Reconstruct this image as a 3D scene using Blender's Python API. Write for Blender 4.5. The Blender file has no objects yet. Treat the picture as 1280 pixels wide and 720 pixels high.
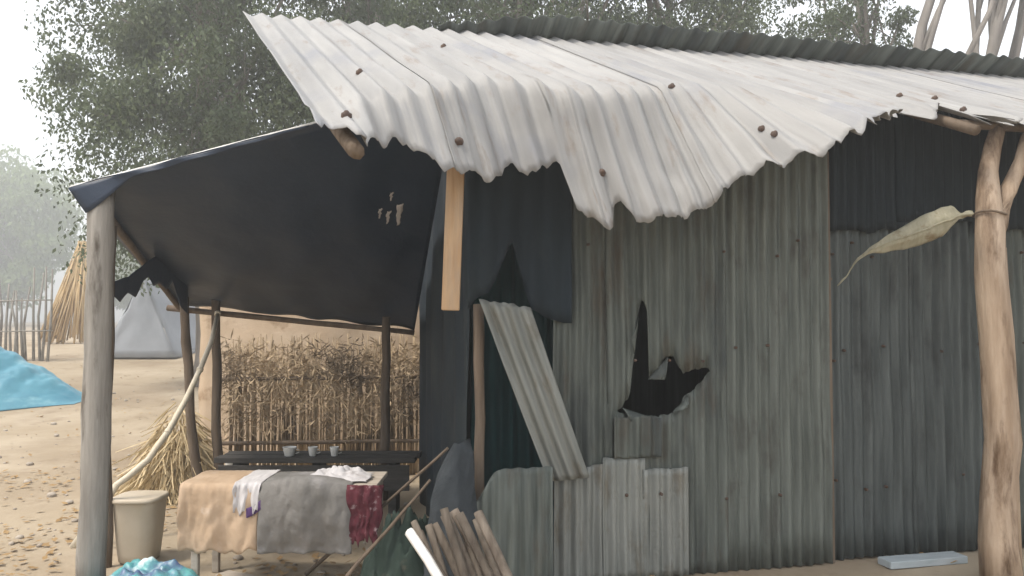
import bpy, bmesh, math, random
from mathutils import Vector, noise, Matrix
R = math.radians
random.seed(7)
sc = bpy.context.scene
COL = sc.collection

# ------------------------------------------------------------------ camera
EYE, F, HOR = 1.70, 1000.0, 400.0            # eye height, focal length and horizon row in 1280-wide pixels
PITCH = math.atan((HOR - 360.0) / F)
cd = bpy.data.cameras.new('camera'); cam = bpy.data.objects.new('camera', cd); COL.objects.link(cam)
cam.location = (0, 0, EYE); cam.rotation_euler = (R(90) + PITCH, 0, 0)
cd.sensor_width = 36.0; cd.lens = 36.0 * F / 1280.0; cd.clip_start = 0.05; cd.clip_end = 1500
sc.camera = cam

# ------------------------------------------------------------------ sky and sun
SUN = Vector((-0.40, -0.20, 0.90)).normalized()      # towards the sun
w = bpy.data.worlds.new('World'); sc.world = w; w.use_nodes = True
nt = w.node_tree; nt.nodes.clear()
sky = nt.nodes.new('ShaderNodeTexSky'); sky.sky_type = 'NISHITA'; sky.sun_disc = False
sky.sun_elevation = math.asin(SUN.z); sky.sun_rotation = math.atan2(SUN.x, SUN.y)
sky.air_density = 1.0; sky.dust_density = 3.0; sky.ozone_density = 1.0
bg = nt.nodes.new('ShaderNodeBackground'); bg.inputs['Strength'].default_value = 0.15
wo = nt.nodes.new('ShaderNodeOutputWorld')
veil = nt.nodes.new('ShaderNodeMix'); veil.data_type = 'RGBA'; veil.inputs[0].default_value = .75      # thin even white cloud over the whole sky
veil.inputs[7].default_value = (5.3, 5.32, 5.36, 1)
nt.links.new(sky.outputs[0], veil.inputs[6]); nt.links.new(veil.outputs[2], bg.inputs[0]); nt.links.new(bg.outputs[0], wo.inputs[0])
sl = bpy.data.lights.new('sun', 'SUN'); so = bpy.data.objects.new('sun', sl); COL.objects.link(so)
sl.energy = 1.5; sl.angle = R(10); sl.color = (1.0, 0.92, 0.80)
so.rotation_euler = SUN.to_track_quat('Z', 'Y').to_euler(); so.location = (-10, 10, 20)
sc.view_settings.view_transform = 'Standard'; sc.view_settings.look = 'None'
sc.view_settings.gamma = 1.0; sc.view_settings.use_curve_mapping = False
sc.view_settings.exposure = 1.32

# ------------------------------------------------------------------ helpers
def ray(px, py):
    a, b = (px - 640) / F, (360 - py) / F
    return Vector((a, math.cos(PITCH) - b * math.sin(PITCH), math.sin(PITCH) + b * math.cos(PITCH)))
def P(px, py, Y):
    d = ray(px, py); return Vector((0, 0, EYE)) + d * (Y / d.y)
def PX(p):
    x, y, z = p[0], p[1], p[2] - EYE
    f = y * math.cos(PITCH) + z * math.sin(PITCH); u = -y * math.sin(PITCH) + z * math.cos(PITCH)
    return 640 + F * x / f, 360 - F * u / f
def onplane(px, py, p0, n):
    d = ray(px, py); o = Vector((0, 0, EYE)); return o + d * ((Vector(p0) - o).dot(n) / d.dot(n))
def lerp(a, b, t): return a + (b - a) * t
def sstep(a, b, x):
    t = max(0, min(1, (x - a) / (b - a))); return t * t * (3 - 2 * t)
def poly(pts):
    def f(x):
        if x <= pts[0][0]: return pts[0][1]
        for (x0, y0), (x1, y1) in zip(pts, pts[1:]):
            if x <= x1: return y0 + (y1 - y0) * (x - x0) / max(1e-6, x1 - x0)
        return pts[-1][1]
    return f
def gz(x, y):
    """ground height"""
    z = 0.95 * sstep(12, 27, y) - 0.0
    z += 0.035 * noise.noise((x * .35, y * .35, 3.1)) * sstep(2.0, 9.0, y)
    return z
WL = {}                                        # world origin of every object
def thing(name, label, cat, loc, group=None):
    o = bpy.data.objects.new(name, None); COL.objects.link(o); o.location = loc; o.empty_display_size = .1
    tag(o, label, cat, group); WL[o] = Vector(loc); return o
def tag(o, label=None, cat=None, group=None, kind=None):
    if label: o['label'] = label
    if cat: o['category'] = cat
    if group: o['group'] = group
    if kind: o['kind'] = kind
    return o
def obj(name, vf, mat, parent=None, smooth=True, uv=None, solid=None, origin=None, offset=0.0, autosmooth=None):
    v, f = vf
    v = [Vector(p) for p in v]
    if parent is not None: o0 = WL[parent]
    elif origin is not None: o0 = Vector(origin)
    else:
        n = len(v); o0 = Vector((sum(p.x for p in v) / n, sum(p.y for p in v) / n, min(p.z for p in v)))
    me = bpy.data.meshes.new(name)
    me.from_pydata([tuple(p - o0) for p in v], [], f)
    if uv:
        l = me.uv_layers.new(name='UVMap')
        for lp in me.loops: l.data[lp.index].uv = uv[lp.vertex_index]
    me.materials.append(mat)
    if smooth: me.polygons.foreach_set('use_smooth', [True] * len(me.polygons))
    me.update()
    o = bpy.data.objects.new(name, me); COL.objects.link(o)
    if parent is not None: o.parent = parent
    else: o.location = o0
    WL[o] = o0
    if solid:
        m = o.modifiers.new('thickness', 'SOLIDIFY'); m.thickness = solid; m.offset = offset
    return o
def join(*parts):
    V, Fc = [], []
    for v, f in parts:
        k = len(V); V += list(v); Fc += [tuple(i + k for i in q) for q in f]
    return V, Fc
def tube(pts, rad, n=10, wob=0.0, seed=0.0, flat=1.0):
    pts = [Vector(p) for p in pts]
    if not hasattr(rad, '__len__'): rad = [rad] * len(pts)
    V, Fc = [], []
    up = Vector((0.13, 0.21, 1)).normalized()
    for i, p in enumerate(pts):
        t = (pts[min(i + 1, len(pts) - 1)] - pts[max(i - 1, 0)]).normalized()
        a = t.cross(up)
        if a.length < 1e-3: a = t.cross(Vector((1, 0, 0)))
        if abs(t.dot(up)) > .95: a = t.cross(Vector((0.1, 1, 0)))
        a.normalize(); b = t.cross(a).normalized()
        for k in range(n):
            an = 2 * math.pi * k / n
            r = rad[i] * (1 + wob * noise.noise((math.cos(an) * 1.3 + seed, math.sin(an) * 1.3, i * .7 + seed)))
            V.append(p + a * math.cos(an) * r + b * math.sin(an) * r * flat)
    for i in range(len(pts) - 1):
        for k in range(n):
            Fc.append((i * n + k, i * n + (k + 1) % n, (i + 1) * n + (k + 1) % n, (i + 1) * n + k))
    Fc.append(tuple(range(n - 1, -1, -1))); Fc.append(tuple((len(pts) - 1) * n + k for k in range(n)))
    return V, Fc
def densify(a, b, n, bow=Vector((0, 0, 0)), wob=0.0, seed=0):
    a, b = Vector(a), Vector(b); o = []
    for i in range(n + 1):
        t = i / n; p = a.lerp(b, t) + bow * (4 * t * (1 - t))
        if wob and 0 < i < n: p += Vector((noise.noise((t * 4, seed, 1)), noise.noise((t * 4, seed, 5)), 0)) * wob
        o.append(p)
    return o
def box(c, sx, sy, sz, rz=0.0, bev=0.008, seg=2, taper=0.0, tilt=None):
    """box standing on point c"""
    bm = bmesh.new(); bmesh.ops.create_cube(bm, size=1)
    for v in bm.verts:
        k = 1 + taper * (v.co.z + .5)
        v.co = Vector((v.co.x * sx * k, v.co.y * sy * k, (v.co.z + .5) * sz))
    if bev: bmesh.ops.bevel(bm, geom=list(bm.edges), offset=bev, segments=seg, profile=.5, affect='EDGES')
    M = Matrix.Rotation(rz, 4, 'Z')
    if tilt: M = tilt
    bm.verts.index_update()
    V = [Vector(c) + M @ v.co for v in bm.verts]; Fc = [tuple(v.index for v in f.verts) for f in bm.faces]
    bm.free(); return V, Fc
def beam(a, b, wx, wy, up=Vector((0, 0, 1)), bev=.006):
    """squared timber from a to b"""
    a, b = Vector(a), Vector(b); t = (b - a); L = t.length; t.normalize()
    s = t.cross(up); s.normalize(); n = s.cross(t)
    M = Matrix((s, n, t)).transposed().to_4x4()
    return box(a, wx, wy, L, bev=bev, tilt=M)
def grid(nu, nv, fn):
    V = [fn(i / nu, j / nv) for j in range(nv + 1) for i in range(nu + 1)]
    Fc = [(j * (nu + 1) + i, j * (nu + 1) + i + 1, (j + 1) * (nu + 1) + i + 1, (j + 1) * (nu + 1) + i) for j in range(nv) for i in range(nu)]
    return V, Fc
def n3(x, y, z=0.0): return noise.noise((x, y, z))
def fb(x, y, z=0.0): return noise.fractal((x, y, z), 1.0, 2.0, 4)

# ------------------------------------------------------------------ materials
def mat(name, c1, c2, scale=(3, 3, 3), rough=.8, bump=.15, bscale=None, metal=0.0, spots=None, spot_scale=(4, 4, 4), spot_at=(.6, .72),
        uv=False, rnd=0.0, spec=.35, trans=0.0, detail=6, dirt=None, rough2=None, splash=False):
    m = bpy.data.materials.new(name); m.use_nodes = True; t = m.node_tree; N = t.nodes; L = t.links
    b = N['Principled BSDF']; out = N['Material Output']
    tc = N.new('ShaderNodeTexCoord'); src = tc.outputs['UV' if uv else 'Object']
    oi = N.new('ShaderNodeObjectInfo')
    off = N.new('ShaderNodeVectorMath'); off.operation = 'MULTIPLY_ADD'
    cx = N.new('ShaderNodeCombineXYZ'); L.new(oi.outputs['Random'], cx.inputs[0]); L.new(oi.outputs['Random'], cx.inputs[1])
    L.new(cx.outputs[0], off.inputs[0]); off.inputs[1].default_value = (37, 53, 0); L.new(src, off.inputs[2])
    def nz(s, d=detail, r=.6):
        mp = N.new('ShaderNodeMapping'); mp.inputs['Scale'].default_value = s; L.new(off.outputs[0], mp.inputs[0])
        q = N.new('ShaderNodeTexNoise'); q.inputs['Scale'].default_value = 1; q.inputs['Detail'].default_value = d; q.inputs['Roughness'].default_value = r
        L.new(mp.outputs[0], q.inputs['Vector']); return q.outputs['Fac']
    def ramp(fac, a, bb, ca=(0, 0, 0, 1), cb=(1, 1, 1, 1)):
        r = N.new('ShaderNodeValToRGB'); r.color_ramp.elements[0].position = a; r.color_ramp.elements[1].position = bb
        r.color_ramp.elements[0].color = ca; r.color_ramp.elements[1].color = cb; L.new(fac, r.inputs[0]); return r.outputs[0]
    def mix(fac, A, B, ty='MIX'):
        x = N.new('ShaderNodeMix'); x.data_type = 'RGBA'; x.blend_type = ty
        if isinstance(fac, float): x.inputs[0].default_value = fac
        else: L.new(fac, x.inputs[0])
        for s, k in ((A, 6), (B, 7)):
            if isinstance(s, tuple): x.inputs[k].default_value = s
            else: L.new(s, x.inputs[k])
        return x.outputs[2]
    f1 = nz(scale)
    col = ramp(f1, .3, .7, (*c1, 1), (*c2, 1))
    if dirt:                               # larger blotches: (colour, scale, lo, hi)
        col = mix(ramp(nz(dirt[1]), dirt[2], dirt[3]), col, (*dirt[0], 1))
    if spots:
        col = mix(ramp(nz(spot_scale, 8, .65), *spot_at), col, (*spots, 1))
    if splash:                             # earth splashed up the foot of the sheet
        sp = N.new('ShaderNodeSeparateXYZ'); L.new(tc.outputs['UV'], sp.inputs[0])
        ad = N.new('ShaderNodeMath'); ad.operation = 'MULTIPLY_ADD'; L.new(nz((9, 5, 1), 6), ad.inputs[0]); ad.inputs[1].default_value = -.75; L.new(sp.outputs[1], ad.inputs[2])
        col = mix(ramp(ad.outputs[0], -.44, .06, (.55, .55, .55, 1), (0, 0, 0, 1)), col, (.15, .12, .085, 1))
    if rnd:
        hs = N.new('ShaderNodeHueSaturation'); mr = N.new('ShaderNodeMapRange'); L.new(oi.outputs['Random'], mr.inputs[0])
        mr.inputs[3].default_value = 1 - rnd; mr.inputs[4].default_value = 1 + rnd
        L.new(mr.outputs[0], hs.inputs['Value']); L.new(col, hs.inputs['Color']); col = hs.outputs[0]
    L.new(col, b.inputs['Base Color'])
    b.inputs['Metallic'].default_value = metal; b.inputs['Specular IOR Level'].default_value = spec
    if rough2 is not None:
        mr = N.new('ShaderNodeMapRange'); L.new(f1, mr.inputs[0]); mr.inputs[1].default_value = .3; mr.inputs[2].default_value = .7
        mr.inputs[3].default_value = rough; mr.inputs[4].default_value = rough2; L.new(mr.outputs[0], b.inputs['Roughness'])
    else: b.inputs['Roughness'].default_value = rough
    if bump:
        bp = N.new('ShaderNodeBump'); bp.inputs['Strength'].default_value = bump; bp.inputs['Distance'].default_value = .02
        L.new(nz(bscale or tuple(k * 3 for k in scale), 8, .65), bp.inputs['Height']); L.new(bp.outputs[0], b.inputs['Normal'])
    if trans:
        tr = N.new('ShaderNodeBsdfTranslucent'); L.new(col, tr.inputs[0]); mx = N.new('ShaderNodeMixShader'); mx.inputs[0].default_value = trans
        L.new(b.outputs[0], mx.inputs[1]); L.new(tr.outputs[0], mx.inputs[2]); L.new(mx.outputs[0], out.inputs[0])
    return m

M = {}
M['sand'] = mat('sandy_earth', (.30, .24, .165), (.40, .335, .25), (.6, .6, .6), .95, .6, (9, 9, 9), spots=(.20, .15, .10), spot_scale=(2.2, 2.2, 2.2), spot_at=(.56, .80),
                dirt=((.25, .195, .135), (.35, .35, .35), .45, .65), spec=.1)
M['zinc'] = mat('weathered_zinc', (.205, .203, .20), (.325, .32, .31), (7, .6, 1), .55, .22, (10, 4, 1), metal=.1, uv=True, spots=(.15, .10, .065), spot_scale=(9, 1.8, 1), spot_at=(.56, .80),
                rnd=.05, dirt=((.175, .185, .215), (1.1, .8, 1), .54, .74), rough2=.7)
M['old_zinc'] = mat('dull_grey_zinc', (.048, .058, .052), (.150, .167, .152), (22, 1.1, 1), .55, .12, (26, 6, 1), metal=.25, uv=True, spots=(.066, .052, .037), spot_scale=(7, 1.4, 1), spot_at=(.52, .74),
                    rnd=.16, dirt=((.036, .043, .046), (3, .8, 1), .48, .70), rough2=.75)
M['pale_zinc'] = mat('paler_grey_zinc', (.125, .135, .126), (.27, .28, .262), (20, 1.1, 1), .5, .12, (24, 6, 1), metal=.25, uv=True, spots=(.12, .10, .07), spot_scale=(8, 2.5, 1), spot_at=(.54, .76), rnd=.14, rough2=.7)
M['mid_zinc'] = mat('middling_grey_zinc', (.056, .067, .060), (.174, .192, .174), (22, 1.1, 1), .55, .12, (26, 6, 1), metal=.2, uv=True, spots=(.06, .058, .05), spot_scale=(7, 2.2, 1), spot_at=(.52, .74), rnd=.16, rough2=.75)
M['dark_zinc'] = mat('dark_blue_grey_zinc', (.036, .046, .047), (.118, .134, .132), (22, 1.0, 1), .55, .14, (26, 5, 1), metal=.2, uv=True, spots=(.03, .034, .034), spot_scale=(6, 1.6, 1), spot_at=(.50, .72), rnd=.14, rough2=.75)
M['shade_zinc'] = mat('eave_shade_zinc', (.004, .009, .013), (.014, .022, .027), (18, 1.2, 1), .7, .12, (24, 6, 1), metal=.1, uv=True, rnd=.15)  # near-black colour stands for the shade below the eave
M['rust_zinc'] = mat('rusty_zinc', (.10, .09, .08), (.20, .17, .14), (14, 1.5, 1), .8, .15, (24, 8, 1), metal=.1, uv=True, spots=(.13, .06, .03), spot_scale=(5, 3, 1), spot_at=(.5, .7), rnd=.1)
M['black_tarp'] = mat('black_plastic_sheet', (.008, .018, .038), (.014, .027, .054), (2.5, 2.5, 2.5), .5, .30, (7, 7, 7), spec=.4, dirt=((.020, .034, .060), (1.2, 1.2, 1.2), .52, .75))
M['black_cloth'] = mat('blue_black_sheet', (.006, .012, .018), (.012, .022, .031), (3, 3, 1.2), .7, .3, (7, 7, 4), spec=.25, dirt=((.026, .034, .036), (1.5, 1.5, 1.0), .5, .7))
M['teal'] = mat('dark_teal_cloth', (.010, .045, .05), (.018, .075, .08), (5, 5, 2), .85, .2)
M['pole'] = mat('weathered_grey_pole', (.20, .185, .165), (.34, .32, .29), (16, 16, 1.6), .85, .5, (40, 40, 4), spots=(.09, .075, .06), spot_scale=(9, 9, 2), spot_at=(.56, .7), rnd=.1, spec=.15)
M['brown_pole'] = mat('dark_brown_pole', (.10, .075, .055), (.18, .14, .105), (16, 16, 1.6), .88, .4, (40, 40, 4), rnd=.15, spec=.15)
M['bare_wood'] = mat('barkless_pinkish_trunk', (.24, .17, .115), (.47, .37, .28), (11, 11, 1.3), .85, .9, (26, 26, 3), spots=(.12, .075, .045), spot_scale=(8, 8, 2.0), spot_at=(.50, .66), spec=.2, dirt=((.46, .37, .29), (5, 5, .8), .54, .72))
M['plank'] = mat('fresh_orange_plank', (.36, .22, .115), (.52, .37, .23), (26, 26, 1.2), .7, .3, (50, 50, 3), spots=(.36, .27, .19), spot_scale=(12, 12, 1.2), spot_at=(.5, .68), spec=.25)
M['fire'] = mat('split_firewood', (.085, .068, .055), (.19, .16, .13), (20, 20, 2), .88, .5, (40, 40, 4), spots=(.06, .05, .045), spot_scale=(10, 10, 3), rnd=.3, spec=.15)
M['white_stick'] = mat('whitish_peeled_stick', (.58, .57, .55), (.76, .75, .72), (12, 12, 2), .7, .3, rnd=.05)
M['bamboo'] = mat('pale_bamboo', (.52, .45, .34), (.66, .60, .48), (10, 10, 2), .6, .2)
M['reed'] = mat('dry_brown_reeds', (.27, .20, .125), (.52, .405, .27), (18, 18, 1.2), .9, .3, spec=.12, dirt=((.15, .115, .08), (1.6, 1.6, 1.6), .45, .62))
M['straw'] = mat('pale_straw', (.45, .34, .19), (.64, .53, .34), (14, 14, 3), .88, .3, spec=.15, rnd=.1)
M['straw2'] = mat('orange_straw', (.50, .34, .16), (.70, .55, .34), (14, 14, 2), .88, .3, spec=.15)
M['mud'] = mat('tan_mud_plaster', (.46, .345, .235), (.60, .48, .355), (1.8, 1.8, 1.8), .95, .5, (10, 10, 10), spots=(.32, .22, .14), spot_scale=(3, 3, 3), spot_at=(.56, .7), spec=.1)
M['tan_cloth'] = mat('tan_tablecloth', (.37, .265, .175), (.49, .37, .265), (4, 4, 4), .9, .15, (60, 60, 60), spots=(.60, .52, .45), spot_scale=(3, 3, 3), spot_at=(.56, .75), spec=.1)
M['white_cloth'] = mat('white_cloth', (.42, .405, .41), (.55, .53, .53), (6, 6, 6), .9, .15, spec=.1, spots=(.40, .36, .35), spot_at=(.6, .75))
M['purple'] = mat('purple_print', (.06, .03, .10), (.12, .07, .18), (8, 8, 8), .9, .1, spec=.1)
M['grey_sack'] = mat('grey_woven_sack', (.135, .13, .12), (.22, .21, .20), (4, 4, 4), .85, .3, (50, 50, 50), spec=.15, spots=(.28, .27, .27), spot_scale=(3, 3, 6), spot_at=(.56, .72))
M['red_cloth'] = mat('maroon_cloth', (.065, .018, .026), (.13, .038, .048), (8, 8, 8), .95, .4, (40, 40, 40), spec=.05, spots=(.26, .19, .20), spot_scale=(16, 16, 16), spot_at=(.56, .64))
M['green_sack'] = mat('dark_green_sheet', (.012, .022, .018), (.028, .045, .036), (4, 4, 4), .75, .3, spec=.2, spots=(.09, .08, .06), spot_scale=(5, 5, 5))
M['dark_sack'] = mat('charcoal_sack', (.020, .025, .030), (.045, .052, .058), (5, 5, 5), .75, .5, (14, 14, 14), spec=.2)
M['table_wood'] = mat('greyed_table_wood', (.32, .27, .22), (.46, .41, .35), (3, 20, 20), .85, .3, spec=.15)
M['cream'] = mat('cream_plastic', (.46, .39, .29), (.55, .48, .385), (4, 4, 4), .5, .08, spec=.4, spots=(.50, .40, .27), spot_scale=(4, 4, 6), spot_at=(.56, .76))
M['white_plastic'] = mat('white_plastic', (.62, .61, .58), (.74, .73, .70), (5, 5, 5), .45, .05, spec=.4)
M['turq'] = mat('turquoise_plastic_sheet', (.05, .22, .23), (.14, .42, .42), (4, 4, 4), .4, .25, (9, 9, 9), spec=.45, spots=(.52, .60, .62), spot_scale=(5, 5, 5), spot_at=(.56, .66), dirt=((.07, .09, .20), (2.6, 2.6, 2.6), .46, .58))
M['blue_tarp'] = mat('bright_blue_tarpaulin', (.05, .19, .27), (.10, .29, .37), (1.2, 1.2, 1.2), .5, .2, (5, 5, 5), spec=.4, spots=(.20, .38, .44), spot_scale=(1.5, 1.5, 3), spot_at=(.56, .72))
M['tent'] = mat('blue_grey_tent_sheet', (.26, .28, .31), (.34, .36, .39), (1.5, 1.5, 1.5), .7, .15)
M['dry_leaf'] = mat('dry_beige_leaf', (.33, .31, .22), (.48, .45, .34), (30, 8, 8), .8, .4, (60, 30, 30), spots=(.24, .18, .10), spot_scale=(9, 9, 9), spot_at=(.56, .7), trans=.25, spec=.2)
M['litter'] = mat('fallen_leaves', (.24, .15, .07), (.42, .29, .15), (3, 3, 3), .9, .2, trans=.15, spec=.1)
M['pebble'] = mat('pebbles', (.26, .22, .18), (.42, .37, .31), (4, 4, 4), .9, .3, spec=.15)
M['bark'] = mat('grey_bark', (.15, .13, .11), (.28, .25, .22), (5, 5, 1.2), .9, .6, (12, 12, 3), spec=.1)
M['pale_bark'] = mat('pale_grey_bark', (.17, .155, .14), (.30, .275, .25), (3, 3, .8), .88, .4, (10, 10, 3), spec=.12)
M['leaf_a'] = mat('dull_green_leaves', (.052, .080, .032), (.120, .155, .066), (.8, .8, .8), .55, 0, trans=.30, spec=.35)
M['leaf_b'] = mat('grey_green_leaves', (.062, .088, .040), (.135, .165, .080), (.8, .8, .8), .55, 0, trans=.30, spec=.35)
M['leaf_c'] = mat('light_green_leaves', (.14, .21, .06), (.24, .31, .11), (.5, .5, .5), .6, 0, trans=.35, spec=.3)
M['nail'] = mat('rusty_nail_washer', (.05, .035, .03), (.10, .06, .04), (20, 20, 20), .8, .2)
M['grey_board'] = mat('pale_blue_grey_board', (.32, .37, .39), (.44, .48, .50), (3, 14, 14), .7, .25)
M['dark_board'] = mat('blackened_board', (.035, .034, .032), (.075, .07, .065), (3, 18, 18), .85, .4, spec=.15)
M['enamel'] = mat('white_enamel', (.55, .55, .52), (.7, .7, .68), (6, 6, 6), .35, 0, spec=.5)

# ------------------------------------------------------------------ ground
def make_ground():
    xs = [-260, -160, -100, -60, -40] + [-30 + 1.0 * i for i in range(18)] + [-12 + .25 * i for i in range(72)] + [6 + 1.5 * i for i in range(14)] + [30, 50, 90, 160, 260]
    ys = [-60, -30, -12, -6, -3] + [-2 + .25 * i for i in range(68)] + [15 + 1.0 * i for i in range(26)] + [44, 55, 75, 110, 180, 320]
    V, Fc = [], []
    for y in ys:
        for x in xs:
            z = gz(x, y)
            if 3 < y < 14 and -10 < x < 6: z += .012 * n3(x * 2.1, y * 2.1, 9) + .006 * n3(x * 6, y * 6, 2)
            V.append((x, y, z))
    W_ = len(xs)
    for j in range(len(ys) - 1):
        for i in range(W_ - 1): Fc.append((j * W_ + i, j * W_ + i + 1, (j + 1) * W_ + i + 1, (j + 1) * W_ + i))
    o = obj('ground', (V, Fc), M['sand'], origin=(0, 0, 0)); o['kind'] = 'structure'
make_ground()

# ------------------------------------------------------------------ corrugated iron hut
SK = F / 1000.0
E = P(390, 150, 3.4)                                    # lower left corner of the roof
UP = Vector((-.407, .914, .5)).normalized()             # up the slope, along the corrugations
RD = Vector((.985, .170, -.022)).normalized()            # along the ridge
RL = 3.19 / .914 * .914 * Vector((-.407, .914, .5)).length
R0 = E + UP * RL                                        # ridge, left end
NR = RD.cross(UP).normalized()                          # roof normal, up
BD = Vector((-.259, .966, -.50)).normalized()           # down the back slope
NB = BD.cross(RD).normalized()
NB = NB if NB.z > 0 else -NB
def roof_z(x, y):
    zf = R0.z - ((x - R0.x) * NR.x + (y - R0.y) * NR.y) / NR.z
    zb = R0.z - ((x - R0.x) * NB.x + (y - R0.y) * NB.y) / NB.z
    return min(zf, zb)
edge = poly([(380, 148), (390, 150), (400, 157), (420, 158), (440, 168), (465, 176), (480, 179), (495, 175), (510, 182), (520, 190), (535, 196), (548, 197), (556, 211), (575, 216), (590, 214), (600, 218), (613, 226), (625, 218), (640, 207),
             (652, 215), (670, 217), (682, 208), (697, 204), (705, 208), (709, 232), (712, 253), (725, 262), (745, 272), (763, 284), (767, 281), (769, 262), (771, 245), (778, 256), (790, 270), (797, 280), (815, 276), (835, 272), (855, 270),
             (875, 262), (895, 250), (905, 240), (920, 226), (945, 215), (958, 205), (970, 212), (985, 203), (1000, 200), (1020, 196), (1040, 186), (1060, 171), (1080, 160), (1090, 150), (1110, 143), (1135, 134), (1150, 146), (1165, 150),
             (1176, 134), (1186, 148), (1196, 160), (1211, 144), (1226, 158), (1244, 149), (1262, 158), (1280, 152), (1296, 164), (1315, 156), (1335, 168), (1400, 172)])
fold = poly([(430, 128), (470, 118), (520, 112), (570, 104), (600, 98), (660, 103), (700, 110), (760, 112), (850, 108), (920, 112), (1000, 120)])
bend = poly([(425, 0), (470, 34), (560, 46), (740, 48), (800, 42), (860, 24), (920, 8), (985, 0)])
PITCH_R, AMP_R = .150, .024

hut = thing('corrugated_iron_hut', 'dilapidated hut of corrugated iron with a pale torn overhanging roof and grey ribbed walls', 'hut', (0.8, 6.2, 0))

def trace(s):
    """path of one roof line down from the ridge, bent where the eave has been beaten down; list of (point, normal)"""
    p = R0 + RD * s; d = -UP; out = [(p.copy(), NR.copy())]
    turned, st, v = 0.0, .02, 0.0
    want = None
    while v < 4.6:
        px, py = PX(p)
        if want is None and 425 < px < 1005 and py > fold(px): want = bend(px) * (1 + .18 * n3(s * 2.1, 3.3))
        if want and turned < want:
            a = min(want - turned, 11.0); turned += a
            q = Matrix.Rotation(R(a), 3, RD)
            d2 = q @ d
            if d2.z > d.z: d2 = Matrix.Rotation(R(-a), 3, RD) @ d
            d = d2
        q = p + d * st; v += st
        x1, y1 = PX(q); ey = edge(x1) + 4.6 * n3(s * 26, 1.5) + 3.4 * n3(s * 60, 4.5) + 9 * max(0, n3(s * 8, 9.5) - .25) + 10 * (abs(((s * 4.7 + .5 * n3(s * 3, 1)) % 1) - .5) - .25)
        if y1 >= ey and v > .3:
            y0 = py; t = max(.05, min(1, (ey - y0) / max(1e-4, y1 - y0))); q = p + d * st * t
            n = RD.cross(-d).normalized(); out.append((q, n)); break
        p = q; n = RD.cross(-d).normalized(); out.append((p.copy(), n))
    return out
ROOFV = []
def roof_sheet(i, s0, s1, lift):
    ncol = int(round((s1 - s0) / PITCH_R * 10)); nv = 48
    V, UVs, LOC = [], [], []
    for c in range(ncol + 1):
        s = lerp(s0, s1, c / ncol); path = trace(s); L = len(path) - 1
        top = .03 * random.Random(i).uniform(-1, 1)
        for j in range(nv + 1):
            k = j / nv * L; a = min(int(k), L - 1); t = k - a
            p = path[a][0].lerp(path[a + 1][0], t); n = path[a][1].lerp(path[a + 1][1], t).normalized()
            v = k * .02
            bent = 1 - n.dot(NR)
            amp = AMP_R * lerp(.62, 1.0, sstep(1.2, 2.6, v)) * (1 - .25 * sstep(-.2, .5, n3(s * 1.1, v * .6, 12)) * min(1, bent * 4))
            cz = 2 * math.pi * s / PITCH_R; wave = math.cos(cz) + .12 * math.cos(3 * cz)
            h = amp * wave + lift
            h += .008 * n3(s * 1.7, v * 1.3, 1) + bent * .085 * n3(s * 2.2, v * 2.2, 4) + .022 * sstep(.80, 1, j / nv) * n3(s * 7, v * 5, 8) + .010 * min(1, bent * 5) * (abs(n3(s * 5, v * 5, 15)) - .2)
            q = p + n * h
            if j == 0: q = q + UP * top
            V.append(q); UVs.append((s, v))
            LOC.append((q, n))
    Fc = [(c * (nv + 1) + j, c * (nv + 1) + j + 1, (c + 1) * (nv + 1) + j + 1, (c + 1) * (nv + 1) + j) for c in range(ncol) for j in range(nv)]
    o = obj('roof_sheet', (V, Fc), M['zinc'], hut, uv=UVs, solid=.003)
    ROOFV.extend((q, n, o) for q, n in LOC)
    return o
ns = 12
for i in range(ns):
    roof_sheet(i, i * .8 - (.0 if i == 0 else .04), i * .8 + .84, .006 * (i % 2))
def back_sheet(i, s0, s1):
    ncol = int(round((s1 - s0) / PITCH_R * 8)); nv = 10
    V, UVs = [], []
    for c in range(ncol + 1):
        s = lerp(s0, s1, c / ncol)
        lip = lerp(.015, .22, sstep(1.3, 2.6, s)) + .02 * n3(s * 4, 7)
        for j in range(nv + 1):
            v = -lip + (3.7 + lip) * j / nv
            p = R0 + RD * s + BD * v + NB * (.03 + .02 * math.cos(2 * math.pi * s / PITCH_R) + .006 * (i % 2))
            V.append(p); UVs.append((s, v + 5))
    Fc = [(c * (nv + 1) + j, (c + 1) * (nv + 1) + j, (c + 1) * (nv + 1) + j + 1, c * (nv + 1) + j + 1) for c in range(ncol) for j in range(nv)]
    obj('roof_sheet', (V, Fc), M['old_zinc'], hut, uv=UVs, solid=.003)
for i in range(2, ns): back_sheet(i, i * .8 - .04, i * .8 + .84)

# nails with washers where the photograph shows them
for px, py in ((450, 93), (431, 146), (575, 181), (672, 103), (842, 109), (955, 163), (966, 166), (752, 216), (1124, 119), (1022, 113), (556, 58), (1205, 136), (1168, 122)):
    best = min(ROOFV, key=lambda q: (PX(q[0])[0] - px) ** 2 + (PX(q[0])[1] - py) ** 2)
    q, n, sheet = best; a = RD; b = n.cross(a).normalized()
    V, Fc = [], []
    rr = .025
    for h, r in ((-.01, rr), (.006, rr * .95), (.012, rr * .55), (.02, rr * .3)):
        for k in range(9):
            an = 2 * math.pi * k / 9; V.append(q + a * math.cos(an) * r + b * math.sin(an) * r + n * h)
    for l in range(3):
        for k in range(9): Fc.append((l * 9 + k, l * 9 + (k + 1) % 9, (l + 1) * 9 + (k + 1) % 9, (l + 1) * 9 + k))
    Fc.append(tuple(27 + k for k in range(9)))
    obj('roof_nail', (V, Fc), M['nail'], sheet)

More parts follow.
